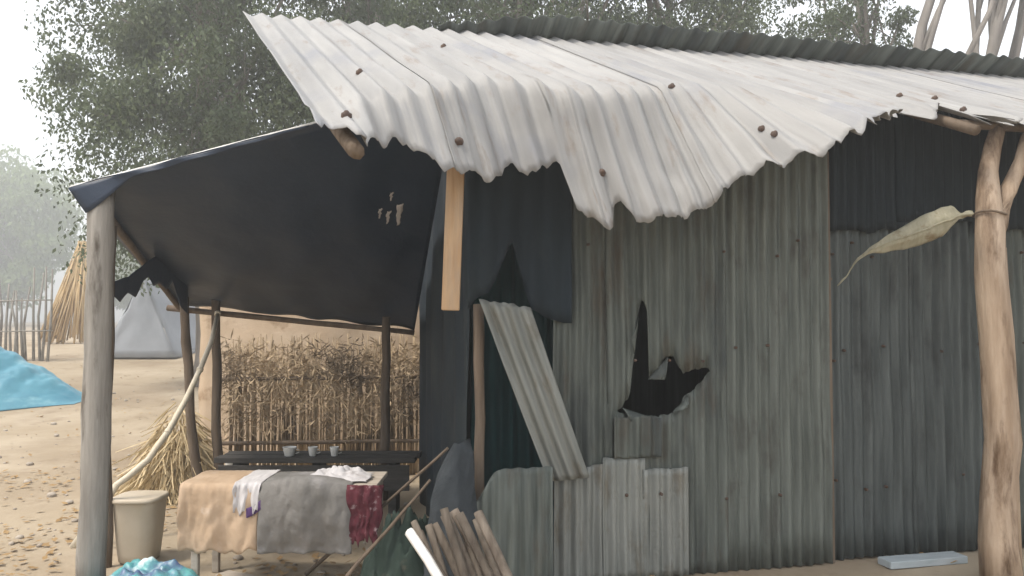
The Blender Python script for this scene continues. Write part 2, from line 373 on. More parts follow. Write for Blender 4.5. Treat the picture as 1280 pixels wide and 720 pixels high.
# walls.  wall frame: W0 on the ground, WD along the wall, WN out of it (towards the camera)
W0 = Vector((.26, 5.2, 0)); WD = Vector((math.cos(R(12)), math.sin(R(12)), 0)); WN = Vector((WD.y, -WD.x, 0))
def wpt(t, z, out=0.0): return W0 + WD * t + WN * out + Vector((0, 0, z))
def wcoord(px, py, out=0.0):
    p = onplane(px, py, W0 + WN * out, WN); return (p - W0).dot(WD), p.z
PITCH_W, AMP_W = .080, .0150
SHEETS = []
def wall_sheet(t0, t1, z0=None, z1=None, out=0.0, m='old_zinc', hole=None, lean=0.0, phase=0.0, ragged=.02, name='wall_sheet', seed=1, dent=.014):
    ncol = max(4, int(round((t1 - t0) / PITCH_W * 8)))
    V, Fc, UVs = [], [], []
    def col(t):
        p = wpt(t, 0); zt = (roof_z(p.x, p.y) - .07) if z1 is None else z1 + ragged * n3(t * 6, seed * 3.7) + .5 * ragged * (1 if math.sin(t * 23 + seed) > .3 else 0)
        zb = (.015 + .02 * n3(t * 5, seed)) if z0 is None else z0 + ragged * n3(t * 7, seed * 1.3)
        return zb, zt
    def add(t, z):
        h = AMP_W * math.cos(2 * math.pi * (t + phase) / PITCH_W) + out + dent * n3(t * 2.3, z * 1.6, seed) + .006 * n3(t * 9, z * 3, seed + 4) + lean * z
        tt = t + .012 * n3(z * 1.3, seed, t)
        V.append(wpt(tt, z, h)); UVs.append((t + seed, z)); return len(V) - 1
    prev = None
    for c in range(ncol + 1):
        t = lerp(t0, t1, c / ncol); zb, zt = col(t)
        rng = [(zb, zt)]
        hh = hole(t) if hole else None
        if hole:
            a, b = hh if hh else (zb + .8 * (zt - zb) * .5,) * 2
            rng = [(zb, a), (b, zt)]
        cols = []
        for (a, b) in rng:
            n = 14; cols.append([add(t, lerp(a, b, k / n)) for k in range(n + 1)])
        if prev:
            for A, B in zip(prev, cols):
                for k in range(len(A) - 1): Fc.append((A[k], B[k], B[k + 1], A[k + 1]))
        prev = cols
    o = obj(name, (V, Fc), M[m], hut, uv=UVs, solid=.002)
    if hole:
        bm = bmesh.new(); bm.from_mesh(o.data); bmesh.ops.remove_doubles(bm, verts=bm.verts, dist=2e-4); bm.to_mesh(o.data); bm.free()
    SHEETS.append((t0, t1, 0 if z0 is None else z0, 9 if z1 is None else z1, out, o)); return o
# the torn hole in the wall
hx = [(773, 512, 514), (779, 504, 517), (787, 494, 519), (791, 440, 519), (796, 398, 520), (803, 374, 520), (808, 388, 520), (810, 474, 520), (820, 462, 520), (832, 446, 518), (842, 444, 515), (848, 462, 508), (856, 466, 494), (868, 461, 486), (879, 459, 472), (886, 461, 464)]
hlo, hhi = poly([(wcoord(x, b)[0], wcoord(x, b)[1]) for x, a, b in hx]), poly([(wcoord(x, a)[0], wcoord(x, a)[1]) for x, a, b in hx])
h0, h1 = wcoord(772, 498)[0], wcoord(886, 460)[0]
def hole(t):
    if t < h0 + .002: a = hlo(h0); return a, a
    if t > h1 - .002: a = hlo(h1); return a, a
    a, b = hlo(t), hhi(t); return (a + .012 * n3(t * 45, 2), max(a + .004, b + .025 * n3(t * 38, 1)))
T_SEAM = wcoord(1040, 500)[0]
wall_sheet(.00, .40, seed=1, out=.004)
wall_sheet(.37, 1.22, seed=2, hole=hole, out=.010)
wall_sheet(1.18, T_SEAM - .02, seed=3, out=.002, m='mid_zinc')
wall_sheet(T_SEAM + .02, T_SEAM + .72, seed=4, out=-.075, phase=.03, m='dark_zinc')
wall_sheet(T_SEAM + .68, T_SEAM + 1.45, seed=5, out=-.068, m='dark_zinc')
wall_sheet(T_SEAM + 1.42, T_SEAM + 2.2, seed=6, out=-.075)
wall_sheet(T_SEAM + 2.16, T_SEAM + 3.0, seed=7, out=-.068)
wall_sheet(T_SEAM + 2.96, T_SEAM + 3.8, seed=17, out=-.075)
# lower course of paler patch sheets
wall_sheet(.0, .36, z1=.75, seed=8, out=.036, m='pale_zinc', phase=.01)
wall_sheet(.33, .62, z1=.80, seed=9, out=.042, m='pale_zinc')
wall_sheet(.60, .92, z1=.72, seed=10, out=.040, m='pale_zinc', phase=.02)
# small patch under the hole, and one on the recessed panel
ta, za = wcoord(764, 520); tb, zb_ = wcoord(822, 568)
wall_sheet(ta, tb, z0=zb_, z1=za, out=.05, m='old_zinc', seed=12, name='patch_sheet')
# added near-black sheets along the wall top, coloured as deep shade under the eave
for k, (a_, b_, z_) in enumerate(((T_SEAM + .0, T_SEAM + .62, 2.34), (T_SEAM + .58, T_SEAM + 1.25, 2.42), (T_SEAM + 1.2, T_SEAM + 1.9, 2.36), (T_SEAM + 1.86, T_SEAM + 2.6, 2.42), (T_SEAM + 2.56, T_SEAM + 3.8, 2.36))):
    wall_sheet(a_, b_, z0=z_, out=(.040 if b_ < T_SEAM else -.030) + .005 * (k % 2), m='shade_zinc', seed=20 + k, ragged=.035)  # added shade sheets, under the default name wall_sheet
# nail heads
for k, z in enumerate((.56, 1.46, 2.2)):
    for j in range(16):
        if random.random() < .35: continue
        t = .08 + j * PITCH_W * 3 + random.uniform(-.09, .09); t = round(t / PITCH_W) * PITCH_W
        o_ = .034 if t < T_SEAM else -.048
        if t < .92 and z < .7: o_ += .038
        c = wpt(t, z + random.uniform(-.07, .07), o_); V, Fc = [], []
        for h, r_ in ((-.02, .011), (.002, .010), (.006, .004)):
            for q in range(7): V.append(c + WD * (r_ * math.cos(q * .898)) + Vector((0, 0, r_ * math.sin(q * .898))) + WN * h)
        for l in range(2):
            for q in range(7): Fc.append((l * 7 + q, l * 7 + (q + 1) % 7, l * 7 + 7 + (q + 1) % 7, l * 7 + 7 + q))
        Fc.append(tuple(14 + q for q in range(7)))
        obj('wall_nail', (V, Fc), M['nail'], max((q for q in SHEETS if q[0] <= t <= q[1] and q[2] <= z <= q[3]), key=lambda q: q[4], default=(0,) * 5 + (hut,))[5])
# curled lips of torn metal round the hole
for k, (xa, ya, xb, yb, xc, yc, o1) in enumerate(((776, 509, 806, 519, 786, 526, .05), (838, 516, 858, 494, 856, 508, .06), (808, 474, 833, 446, 828, 474, .05), (791, 442, 797, 396, 786, 424, .05))):
    A_, B_, C_ = wcoord(xa, ya), wcoord(xb, yb), wcoord(xc, yc)
    def lipf_(u, v, A_=A_, B_=B_, C_=C_, o1=o1):
        t = lerp(lerp(A_[0], B_[0], u), C_[0], v); z = lerp(lerp(A_[1], B_[1], u), C_[1], v)
        return wpt(t, z, .022 + o1 * math.sin(v * 2.2) * .6 + .008 * n3(u * 5, v * 5, k) + .006 * math.cos(2 * math.pi * t / PITCH_W))
    obj('torn_lip', grid(8, 8, lipf_), M['old_zinc'], SHEETS[1][5], uv=[(i % 9 * .012, i // 9 * .02 + 5) for i in range(81)], solid=.002)
# seam post between the main wall and the recessed panel
obj('seam_post', beam(wpt(T_SEAM, 0, -.05), wpt(T_SEAM, 2.9, -.05), .05, .05, WN), M['brown_pole'], hut)
# cross rails inside the wall
for z in (.55, 1.98, 2.5):
    obj('rail', tube(densify(wpt(.0, z, -.12), wpt(5.6, z + .03, -.14), 10, wob=.02, seed=z), .032, 8, .2, z), M['brown_pole'], hut)
# the peeled strip that leans out over the doorway: bottom still fixed above the lower sheets
s_tl, s_tr, s_bl, s_br = P(599, 374, 4.92), P(663, 384, 4.98), P(686, 602, 5.10), P(737, 597, 5.13)
def stripf(u, v):
    p = s_tl.lerp(s_tr, u).lerp(s_bl.lerp(s_br, u), v)
    n = Vector((-.1, -1, .05))
    p += n * (.016 * math.cos(2 * math.pi * u * 3.5) + .03 * math.sin(v * 3.1) + .012 * n3(u * 3, v * 4, 2))
    if v < .1: p += Vector((0, 0, .02 * n3(u * 7, 3)))
    return p
g = grid(28, 30, stripf); obj('peeled_strip', g, M['pale_zinc'], hut, uv=[(i % 29 * .011, i // 29 * .04 + 5) for i in range(29 * 31)], solid=.002)

# doorway: jamb post, black plastic over the door, teal curtain inside
CORN = Vector((-.25, 5.085, 0)); SDIR = Vector((-.225, .974, 0)).normalized()
jb = P(600, 400, 5.06)
obj('door_jamb', tube(densify((jb.x, jb.y, 0), (jb.x - .01, jb.y + .01, 1.80), 10, wob=.02, seed=3), .034, 9, .25, 2), M['brown_pole'], hut)
lint_edge = poly([(560, 392), (585, 388), (596, 372), (612, 366), (640, 300), (650, 340), (662, 384), (680, 396), (692, 400), (705, 404)])
la, lb = CORN + Vector((-.03, -.05, 0)), W0 + WD * .12 + WN * .045
def lintf(u, v):
    b = la.lerp(lb, u); px = PX((b.x, b.y, 2.0))[0]; zb = P(px, lint_edge(px), b.y).z
    z = lerp(roof_z(b.x, b.y) - .05, zb, v)
    return Vector((b.x, b.y, z)) + Vector((0, -1, 0)) * (.025 * n3(u * 7, v * 2, 5) + .012 * math.sin(u * 31 + v * 2))
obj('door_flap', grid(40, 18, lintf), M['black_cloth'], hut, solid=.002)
ca_, cb_ = CORN + SDIR * .55 + WD * .08, W0 + WD * .35 - WN * .55
def curtf(u, v):
    b = ca_.lerp(cb_, u); return Vector((b.x, b.y, lerp(2.7, .05, v))) + WN * (.035 * math.sin(u * 40 + 1.2 * n3(u * 5, v * 2)) + .03 * n3(u * 4, v * 3))
obj('inner_curtain', grid(70, 16, curtf), M['teal'], hut, solid=.002)
# side wall hung with dark sheeting
def sidef(u, v):
    b = CORN + SDIR * (2.9 * u); z = lerp(roof_z(b.x, b.y) - .06, .01, v)
    return Vector((b.x, b.y, z)) + Vector((-.97, -.22, 0)) * (.02 + .03 * n3(u * 8, v * 2, 3) + .018 * math.sin(u * 37 + 3 * n3(u * 2, v * 2)) * (.3 + v))
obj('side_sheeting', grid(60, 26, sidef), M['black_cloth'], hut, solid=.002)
# back and far walls close the hut
BK = CORN + SDIR * 2.9
def backf(u, v):
    b = BK + WD * (6.6 * u); return Vector((b.x, b.y, lerp(roof_z(b.x, b.y) - .06, 0, v)))
obj('back_wall', grid(30, 4, backf), M['old_zinc'], hut, solid=.003, uv=[(i % 31 * .2, i // 31 * .5) for i in range(31 * 5)])
FR = W0 + WD * (T_SEAM + 3.8)
def farf(u, v):
    b = FR + SDIR * (2.9 * u); return Vector((b.x, b.y, lerp(roof_z(b.x, b.y) - .06, 0, v)))
obj('end_wall', grid(12, 4, farf), M['old_zinc'], hut, solid=.003, uv=[(i % 13 * .2, i // 13 * .5) for i in range(13 * 5)])
# rafters and eave beam under the roof
for s in (.15, 1.5, 2.9, 4.4, 6.0, 7.6):
    path = trace(s); L = next((k for k in range(len(path)) if 1 - path[k][1].dot(NR) > .01), len(path)) - 6
    a, b = path[2][0] - NR * .085, path[max(10, L)][0] - NR * .075
    obj('rafter', tube(densify(a, b, 10, wob=.015, seed=s), .036, 8, .2, s), M['brown_pole'], hut)
# plank hanging from the roof
pt, pb = P(572, 150, 4.50), P(563, 388, 4.42)
obj('hanging_plank', beam(pb, pt, .098, .035, Vector((.1, 1, 0))), M['plank'], hut)
# crooked forked post carrying the eave
fk = P(1240, 246, 4.75)
PD = 5.28
fb0 = Vector((P(1240, 400, PD).x, PD, 0))
zr = lambda p: roof_z(p.x, p.y)
e1 = P(1246, 152, PD + .08); e2 = P(1284, 150, PD + .02)
e1.z = min(e1.z, zr(e1) - .10); e2.z = min(e2.z, zr(e2) - .10)
trunk = [Vector((P(x, 400, PD).x, PD + dy, z)) for x, z, dy in ((1243, -.02, 0), (1239, .25, .0), (1243, .55, .02), (1249, .9, .01), (1246, 1.25, -.01), (1244, 1.6, .0), (1241, 2.0, .01), (1240, 2.3, 0), (1241, 2.5, .01))]
post = thing('forked_post', 'crooked barkless tree trunk post with forked top beside the ribbed wall', 'post', (fb0.x, fb0.y, 0))
main = trunk + [trunk[-1].lerp(e1, .4) + Vector((-.03, 0, 0)), trunk[-1].lerp(e1, .75) + Vector((-.015, 0, 0)), e1]
obj('trunk', tube(main, [.125, .110, .104, .112, .104, .098, .092, .088, .074, .056, .050, .046], 20, .24, 4.1), M['bare_wood'], post)
f0 = trunk[-2]
obj('branch', tube([f0 + Vector((.0, 0, -.12)), f0 + Vector((.04, 0, .04)), f0.lerp(e2, .40) + Vector((.02, 0, .0)), f0.lerp(e2, .72) + Vector((.03, 0, 0)), e2], [.060, .062, .054, .046, .038], 12, .28, 9), M['bare_wood'], post)
eps = [e1 + WD * (-.30 + 2.4 * k / 12) for k in range(13)]
for q in eps: q.z = roof_z(q.x, q.y) - .078
obj('eave_pole', tube(eps, .030, 9, .15, 5), M['brown_pole'], hut)
# split-off slab running up the post's side
sl0 = trunk[0] + Vector((.125, .03, 0)); obj('slab', tube([sl0, sl0 + Vector((-.01, 0, .9)), sl0 + Vector((-.02, 0, 1.5)), sl0 + Vector((-.03, 0, 2.2))], [.034, .032, .028, .015], 8, .35, 3), M['bare_wood'], post)

# ------------------------------------------------------------------ black shelter at the left
shel = thing('plastic_sheet_shelter', 'lean-to shelter roofed with black plastic sheet on rough poles', 'shelter', (-2.0, 6.4, 0))
A, B = P(86, 236, 5.2), Vector((-.36, 5.16, 3.22)); C, D = P(518, 412, 7.85), P(222, 380, 7.9)
def canf(u, v):
    p = A.lerp(B, u).lerp(D.lerp(C, u), v)
    p.z -= .10 * math.sin(math.pi * u) * math.sin(math.pi * v) + .02 * n3(u * 6, v * 6, 2) + .012 * math.sin(u * 26 + n3(u * 3, v * 3) * 3) * v - .020 * abs(n3(u * 5 + v, v * 3, 9)) - .008 * abs(n3(u * 9 - v * 4, v * 7, 11))
    if v == 0: p.z -= .0
    return p
obj('canopy', grid(60, 40, canf), M['black_tarp'], shel, solid=.003)
# folded lip at the near corner
def lipf(u, v):
    p = A.lerp(B, u * .62); q = p + Vector((.12 * v * (1 - u), -.01 - .012 * math.sin(u * 30), -(.015 + .15 * (1 - sstep(.0, .22, u))) * v))
    return q + Vector((0, 0, .004))
obj('folded_edge', grid(40, 5, lipf), M['black_tarp'], shel, solid=.003)
def pole(name, parent, a, b, r0, r1, m, n=9, wob=.025, seed=1.0, seg=10):
    return obj(name, tube(densify(a, b, n, wob=wob, seed=seed), [lerp(r0, r1, i / n) for i in range(n + 1)], seg, .18, seed), M[m], parent)
pb_ = P(122, 400, 5.25)
pole('post', shel, (pb_.x - .01, 5.25, -.02), (pb_.x + .0, 5.27, A.z + .03), .088, .080, 'pole', 14, .02, 1.5, 14)
pole('post', shel, (P(141, 400, 5.6).x, 5.6, -.02), (P(140, 400, 5.6).x, 5.6, 2.36), .026, .022, 'brown_pole', seed=2.5)
for x0, x1, Y in ((252, 230, 7.6), (277, 270, 7.7), (481, 483, 7.65)):
    t = P(x1, 378 if x1 < 300 else 404, Y); pole('post', shel, (P(x0, 400, Y).x, Y, -.02), (t.x, Y, t.z + .06), .050, .040, 'brown_pole', seed=x0 * .01)
edge_a, edge_b = A + Vector((.0, .02, .012)), A.lerp(B, .98) + Vector((0, .02, .012))
pole('edge_pole', shel, edge_a, edge_b, .013, .011, 'white_stick', 12, .0, .4, 8)
pole('back_pole', shel, D + Vector((-.1, .0, -.04)), C + Vector((.0, .0, -.03)), .030, .026, 'brown_pole', 10, .02, 3.3)
pole('side_pole', shel, A + Vector((.12, .08, -.04)), D + Vector((.02, 0, -.04)), .028, .026, 'brown_pole', 10, .0, 3.9)
# torn rag hanging from the side pole
rt = poly([(140, 352), (160, 346), (180, 330), (200, 316), (232, 296)]); rb = poly([(140, 368), (150, 378), (160, 366), (170, 372), (178, 352), (185, 346), (192, 358), (200, 354), (208, 362), (216, 352), (226, 384), (234, 392)])
def ragf(u, v):
    px = lerp(139, 235, u); Y = lerp(5.62, 7.2, u); return P(px, lerp(rt(px), rb(px), v), Y) + Vector((0, .02 * n3(u * 9, v * 3), 0))
obj('torn_rag', grid(60, 8, ragf), M['black_tarp'], shel, solid=.002)
# pale strips under the canopy, painted in place of light through holes
best = min(((u / 60, v / 40) for u in range(61) for v in range(41)), key=lambda q: (PX(canf(*q))[0] - 500) ** 2 + (PX(canf(*q))[1] - 252) ** 2)
for du, dv, wd, hh in ((0, 0, .022, .085), (-.035, .02, .014, .05), (-.062, .0, .011, .04), (-.03, -.05, .010, .03)):
    def hole_lightf(u, v, du=du, dv=dv, wd=wd, hh=hh):
        a = min(.995, max(0, best[0] + du + (u - .5) * wd * (1 - .6 * v) + .006 * n3(v * 5, wd * 90))); b = min(.99, max(0, best[1] + dv + v * hh))
        return canf(a, b) + Vector((0, -.004, -.010 - .012 * abs(n3(u * 3, v * 4, wd * 30))))
    obj('hole_light_strip', grid(6, 10, hole_lightf), M['white_cloth'], shel, solid=.002)  # white cloth material reused for the light through holes

# ------------------------------------------------------------------ things under and around the shelter
# table with cloth
TZ = .665
tb = thing('table', 'small wooden table half covered by a tan cloth under the black shelter', 'table', (-1.45, 5.3, 0))
obj('tabletop', box((-1.45, 5.3, TZ - .03), 1.20, .44, .03, bev=.005), M['table_wood'], tb, smooth=False)
for x in (-2.00, -.90):
    for y in (5.12, 5.48):
        obj('leg', beam((x, y, 0), (x, y, TZ - .03), .045, .045, Vector((0, 1, 0))), M['table_wood'], tb, smooth=False)
obj('apron', box((-1.45, 5.115, TZ - .11), 1.06, .022, .08, bev=.004), M['table_wood'], tb, smooth=False)
def clothf(x0, x1, drop, y0, y1, z, rag, seed):
    def f(u, v):
        x = lerp(x0, x1, u); L = (y1 - y0) + drop; d = v * L
        x += .012 * n3(v * 4, seed, 1)
        if d < (y1 - y0): y = y1 - d; zz = z + .004
        else:
            e = d - (y1 - y0); k = 1 - math.exp(-e * 22)
            y = y0 - .022 * k - .025 * e * (.5 + n3(u * 5, seed, 0)); zz = z + .004 - e + .018 * k
            y -= .02 * math.sin(u * 13 + seed) * e / drop
            zz += rag * n3(u * 6, seed, 4) * e / drop
        hang = 1 if d > (y1 - y0) else .25
        wr = abs(n3(u * 5 + v * 2, v * 4, seed)) + .6 * abs(n3(u * 11, v * 6, seed + 2)) + .3 * abs(n3(u * 23, v * 15, seed + 4))
        return Vector((x + .006 * n3(u * 9, v * 9, seed), y - .030 * wr * hang, zz + .012 * wr * (1 - hang)))
    return f
cl = obj('tablecloth', grid(40, 44, clothf(-2.085, -1.585, .43, 5.08, 5.52, TZ, .05, 3)), M['tan_cloth'], solid=.003)
tag(cl, 'tan cloth hanging over the front of the table, with white corner and purple print', 'cloth')
wc = clothf(-1.74, -1.575, .20, 5.075, 5.50, TZ + .004, .06, 3)
o = obj('white_border', grid(20, 34, lambda u, v: wc(u, v) + Vector((0, -.006 * sstep(.5, .7, v), .004))), M['white_cloth'], cl, solid=.002)
pc = P(318, 636, 5.0)
def printf(u, v):
    px = lerp(308, 331, u); py = lerp(646, 634, v) - 16 * u * u + 6 * (u - .5) ** 2
    q = P(px, py, 5.028); return q + Vector((0, -.004, 0))
o = obj('purple_print', grid(10, 4, printf), M['purple'], cl, solid=.002)
# grey sack draped on the right half of the table
skf = clothf(-1.585, -1.00, .44, 5.085, 5.47, TZ, .04, 8)
def bulge(u, v):
    p = skf(u, v); k = math.sin(math.pi * u) ** .6 * math.sin(math.pi * min(1, max(0, (v - .30) / .66))); return p + Vector((0, -.085 * k, .05 * math.sin(math.pi * u) * sstep(.15, .45, v) * (1 - sstep(.5, .75, v))))
sk = obj('draped_sack', grid(48, 48, bulge), M['grey_sack'], solid=.004)
tag(sk, 'grey woven sack draped over the front of the table', 'sack')
# white crumpled cloth on table
def crump(cx, cy, cz, sx, sy, h, seed, n=26, flat=.25):
    def f(u, v):
        a, b = u * 2 - 1, v * 2 - 1; r = math.sqrt(a * a + b * b)
        k = max(0, 1 - r * r * .85)
        return Vector((cx + a * sx * (1 + .3 * n3(b * 2, seed)), cy + b * sy * (1 + .3 * n3(a * 2, seed, 3)), cz + h * k * (.35 + .75 * abs(fb(u * 3.2, v * 3.2, seed))) * 1.3 + .004))
    return grid(n, n, f)
o = obj('crumpled_cloth', crump(-1.12, 5.26, TZ + .010, .20, .15, .085, 4, 44), M['white_cloth'], solid=.003); tag(o, 'crumpled white cloth lying on the grey sack on the table', 'cloth')
def redf(u, v):
    px = lerp(434, 480, u) - 10 * v * (u - .3); return P(px + 6 * n3(v * 3, 2), lerp(606, 676, v) + (26 * n3(u * 5, 7) + 10 * n3(u * 17, 9)) * v, 5.035) + Vector((0, -.035 * abs(n3(u * 4, v * 2, 6)) - .02 * abs(n3(u * 11, v * 5, 2)), 0))
o = obj('maroon_garment', grid(22, 30, redf), M['red_cloth'], solid=.004); tag(o, 'maroon patterned garment hanging from the corner of the table', 'garment')
# scrap boards lying under and before the table
for k, (x, y, L, wd, rz, m_, lb_) in enumerate(((-1.32, 4.86, .62, .15, .25, 'table_wood', 'greyed scrap board lying flat on the earth in front of the draped sack'), (-1.62, 5.22, .70, .12, -.5, 'table_wood', 'scrap board lying under the table beneath the tan cloth'), (-1.05, 5.0, .5, .10, 1.0, 'dark_board', 'blackened scrap board lying on the earth below the maroon garment'))):
    o = obj('scrap_board', box((x, y, gz(x, y) - .004), L, wd, .03, rz=rz, bev=.004), M[m_], smooth=False); tag(o, lb_, 'board')
# cream bucket
def lathe(c, prof, n=28, sq=2.6):
    V, Fc = [], []
    for r, z in prof:
        for k in range(n):
            an = 2 * math.pi * k / n; cc, ss = math.cos(an), math.sin(an); q = (abs(cc) ** sq + abs(ss) ** sq) ** (-1 / sq)
            V.append(Vector((c[0] + r * q * cc, c[1] + r * q * ss, c[2] + z)))
    for i in range(len(prof) - 1):
        for k in range(n): Fc.append((i * n + k, i * n + (k + 1) % n, (i + 1) * n + (k + 1) % n, (i + 1) * n + k))
    Fc.append(tuple(range(n - 1, -1, -1))); Fc.append(tuple((len(prof) - 1) * n + k for k in range(n)))
    return V, Fc
bx = P(175, 650, 5.75).x
bk = thing('cream_bucket', 'cream plastic bucket standing beside the grey shelter post', 'bucket', (bx, 5.75, 0))
bb = obj('body', lathe((bx, 5.75, 0), [(.105, .0), (.118, .012), (.125, .06), (.142, .25), (.155, .44), (.158, .45), (.150, .452), (.14, .42), (.12, .05), (.01, .045)], 32, 4.0), M['cream'], bk)
obj('rim', lathe((bx, 5.75, .425), [(.150, 0), (.166, .0), (.168, .014), (.162, .03), (.150, .03)], 32, 4.0), M['cream'], bb)
# turquoise sheet heap at the post's foot
def heap(cx, cy, sx, sy, h, seed, n=50, sharp=1.0):
    def f(u, v):
        a, b = u * 2 - 1, v * 2 - 1; r = math.sqrt(a * a + b * b); k = max(0.0, 1 - r ** 2.2)
        x = cx + a * sx * (1 + .15 * n3(b * 2, seed)); y = cy + b * sy * (1 + .15 * n3(a * 2, seed, 3))
        return Vector((x, y, gz(x, y) + .006 + h * k * (.65 + .5 * fb(u * 3, v * 3, seed)) + k * h * sharp * .5 * abs(fb(u * 7, v * 7, seed + 5))))
    return grid(n, n, f)
o = obj('turquoise_sheet', heap(P(178, 700, 4.95).x, 4.93, .42, .33, .26, 2.2, 70, .35), M['turq'], solid=.002); tag(o, 'crumpled turquoise plastic sheet heaped at the foot of the shelter post', 'plastic sheet')
# small white tub and grey crate bits behind the bucket
wx = P(233, 600, 6.6).x
# white pail behind table
px_ = P(293, 580, 7.3).x
wp = thing('white_pail', 'narrow white plastic pail behind the table beside the thin pole', 'pail', (px_, 7.3, 0))
wb = obj('body', lathe((px_, 7.3, 0), [(.062, 0), (.07, .02), (.078, .46), (.08, .48), (.07, .48), (.066, .06), (.005, .05)], 20, 2.2), M['white_plastic'], wp)
obj('rim', lathe((px_, 7.3, .465), [(.076, 0), (.088, 0), (.088, .022), (.076, .024)], 20, 2.2), M['white_plastic'], wb)
# low dark bench with cups in front of the reed fence
bz = .50
bnch = thing('low_bench', 'low blackened plank bench in front of the reed fence', 'bench', (-1.75, 7.2, 0))
for k, y in enumerate((7.10, 7.30)): obj('plank', box((-1.72 + .02 * k, y, bz - .045 + .004 * k), 1.75, .17, .045, rz=.01 * k, bev=.005), M['dark_board'], bnch, smooth=False)
for x in (-2.42, -1.72, -1.05): obj('leg', beam((x, 7.2, 0), (x, 7.2, bz - .045), .07, .24, Vector((0, 1, 0))), M['dark_board'], bnch, smooth=False)
obj('front_board', box((-1.72, 7.0, .22), 1.66, .02, .22, bev=.004), M['dark_board'], bnch, smooth=False)
for k, (px, wd) in enumerate(((362, .06), (391, .042), (418, .04))):
    x = P(px, 560, 7.12).x
    o = thing('enamel_cup', ['wide white enamel bowl on the low dark bench', 'white enamel cup on the bench, next to the wide bowl', 'white enamel cup on the bench, farther from the wide bowl'][k], 'bowl' if k == 0 else 'cup', (x, 7.12, bz + .004))
    obj('body', lathe((x, 7.12, bz), [(wd * .6, .0), (wd * .7, .005), (wd, .075), (wd * 1.05, .08), (wd * .95, .078), (wd * .6, .012), (.003, .01)], 18, 2.0), M['enamel'], o)
    hx_ = x + wd
    obj('handle', tube([Vector((hx_ - .004, 7.12, bz + .06)), Vector((hx_ + .022, 7.12, bz + .056)), Vector((hx_ + .022, 7.12, bz + .03)), Vector((hx_ - .01, 7.12, bz + .022))], .004, 6), M['enamel'], o)
# curved bamboo pole
bp_ = [P(146, 606, 6.2), P(160, 596, 6.25), P(185, 575, 6.35), P(210, 540, 6.5), P(232, 500, 6.65), P(250, 462, 6.85), P(264, 428, 7.1), P(272, 392, 7.45)]
o = thing('bent_pole', 'pale bent bamboo pole bowing from the ground up to the shelter roof', 'pole', (bp_[0].x, bp_[0].y, 0))
foot = Vector((bp_[0].x - .25, 6.05, 0))
obj('cane', tube([foot, (foot + bp_[0]) / 2 + Vector((.03, 0, .02))] + bp_, [.026, .026, .026, .026, .025, .025, .024, .023, .022, .020], 9, .1), M['bamboo'], o)
for k in (3, 5, 7): obj('node_ring', tube([bp_[k] - (bp_[k] - bp_[k - 1]).normalized() * .012, bp_[k] + (bp_[k] - bp_[k - 1]).normalized() * .012], .029, 9), M['bamboo'], o)

# firewood: split sticks leaning in a bundle by the side sheeting
FG = 'firewood sticks piled by the doorway'
rf = random.Random(3)
def stick(a, b, r0, r1, m, label, nm='firewood_stick', n=5):
    a, b = Vector(a), Vector(b)
    o = obj(nm, tube(densify(a, b, n, wob=.012, seed=rf.random() * 9), [lerp(r0, r1, i / n) for i in range(n + 1)], 7, .35, rf.random() * 9), M[m])
    tag(o, label, 'stick', FG); return o
for k in range(11):
    u = k / 10
    top = P(lerp(520, 596, u) + rf.uniform(-6, 6), 640 + rf.uniform(-8, 22) + 6 * abs(u - .5), 4.35 + rf.uniform(-.06, .08))
    d = Vector((.30 + rf.uniform(-.08, .08), -.28 + rf.uniform(-.1, .1), 0)); foot = Vector((top.x, top.y, 0)) + d; foot.z = .015
    stick(foot, top, rf.uniform(.022, .032), rf.uniform(.018, .026), 'fire', 'rough brown firewood stick leaning in the bundle by the doorway')
a, b = P(511, 664, 4.22), P(547, 722, 4.05); dd = (b - a).normalized(); foot = a + dd * ((.02 - a.z) / dd.z)
stick(foot, a, .026, .024, 'white_stick', 'whitish peeled stick leaning on the firewood bundle', 'peeled_stick')
for (x0, y0, x1, y1, Y0, Y1) in ((438, 716, 538, 600, 4.75, 5.0), (470, 640, 560, 560, 5.2, 5.02)):
    a, b = P(x0, y0, Y0), P(x1, y1, Y1); dd = (a - b).normalized(); foot = b + dd * ((.012 - b.z) / dd.z) if dd.z < -.2 else a
    o = obj('thin_stick', tube(densify(foot, b, 8, wob=.02, seed=x0), [.014 - .0006 * i for i in range(9)], 7, .2), M['brown_pole'])
    tag(o, ['thin dark stick leaning from the ground by the maroon garment', 'thin dark stick leaning on the charcoal sack'][x0 == 470], 'stick')
# charcoal sack standing against the side sheeting
def sackv(cx, cy, rx, ry, h, seed, n=48, m=44):
    V, Fc = [], []
    for j in range(m + 1):
        t = j / m; r = (math.sin(math.pi * min(.96, .18 + t * .78)) ** .40) * (1 - .10 * t ** 2)
        if j == 0: r *= .9
        for k in range(n):
            an = 2 * math.pi * k / n; c_, s_ = math.cos(an), math.sin(an)
            q = 1 + .34 * n3(c_ * 1.1, s_ * 1.1, t * 2.2 + seed) + .20 * abs(n3(c_ * 2.6, s_ * 2.6, t * 5 + seed)) - .10 * abs(n3(c_ * 5, s_ * 5, t * 9 + seed))
            V.append(Vector((cx + rx * r * q * c_ + .10 * t * t, cy + ry * r * q * s_ + .08 * t, (h + .09 * n3(c_ * .9, s_ * .9, seed)) * t + .003)))
    for j in range(m):
        for k in range(n): Fc.append((j * n + k, j * n + (k + 1) % n, (j + 1) * n + (k + 1) % n, (j + 1) * n + k))
    Fc.append(tuple(range(n - 1, -1, -1))); Fc.append(tuple(m * n + k for k in range(n)))
    return V, Fc
sx_ = P(562, 600, 4.78).x
o = obj('charcoal_sack', sackv(sx_ - .02, 4.80, .15, .14, .93, 3.7), M['dark_sack']); tag(o, 'tall dark charcoal sack standing in the shade by the door jamb', 'sack')
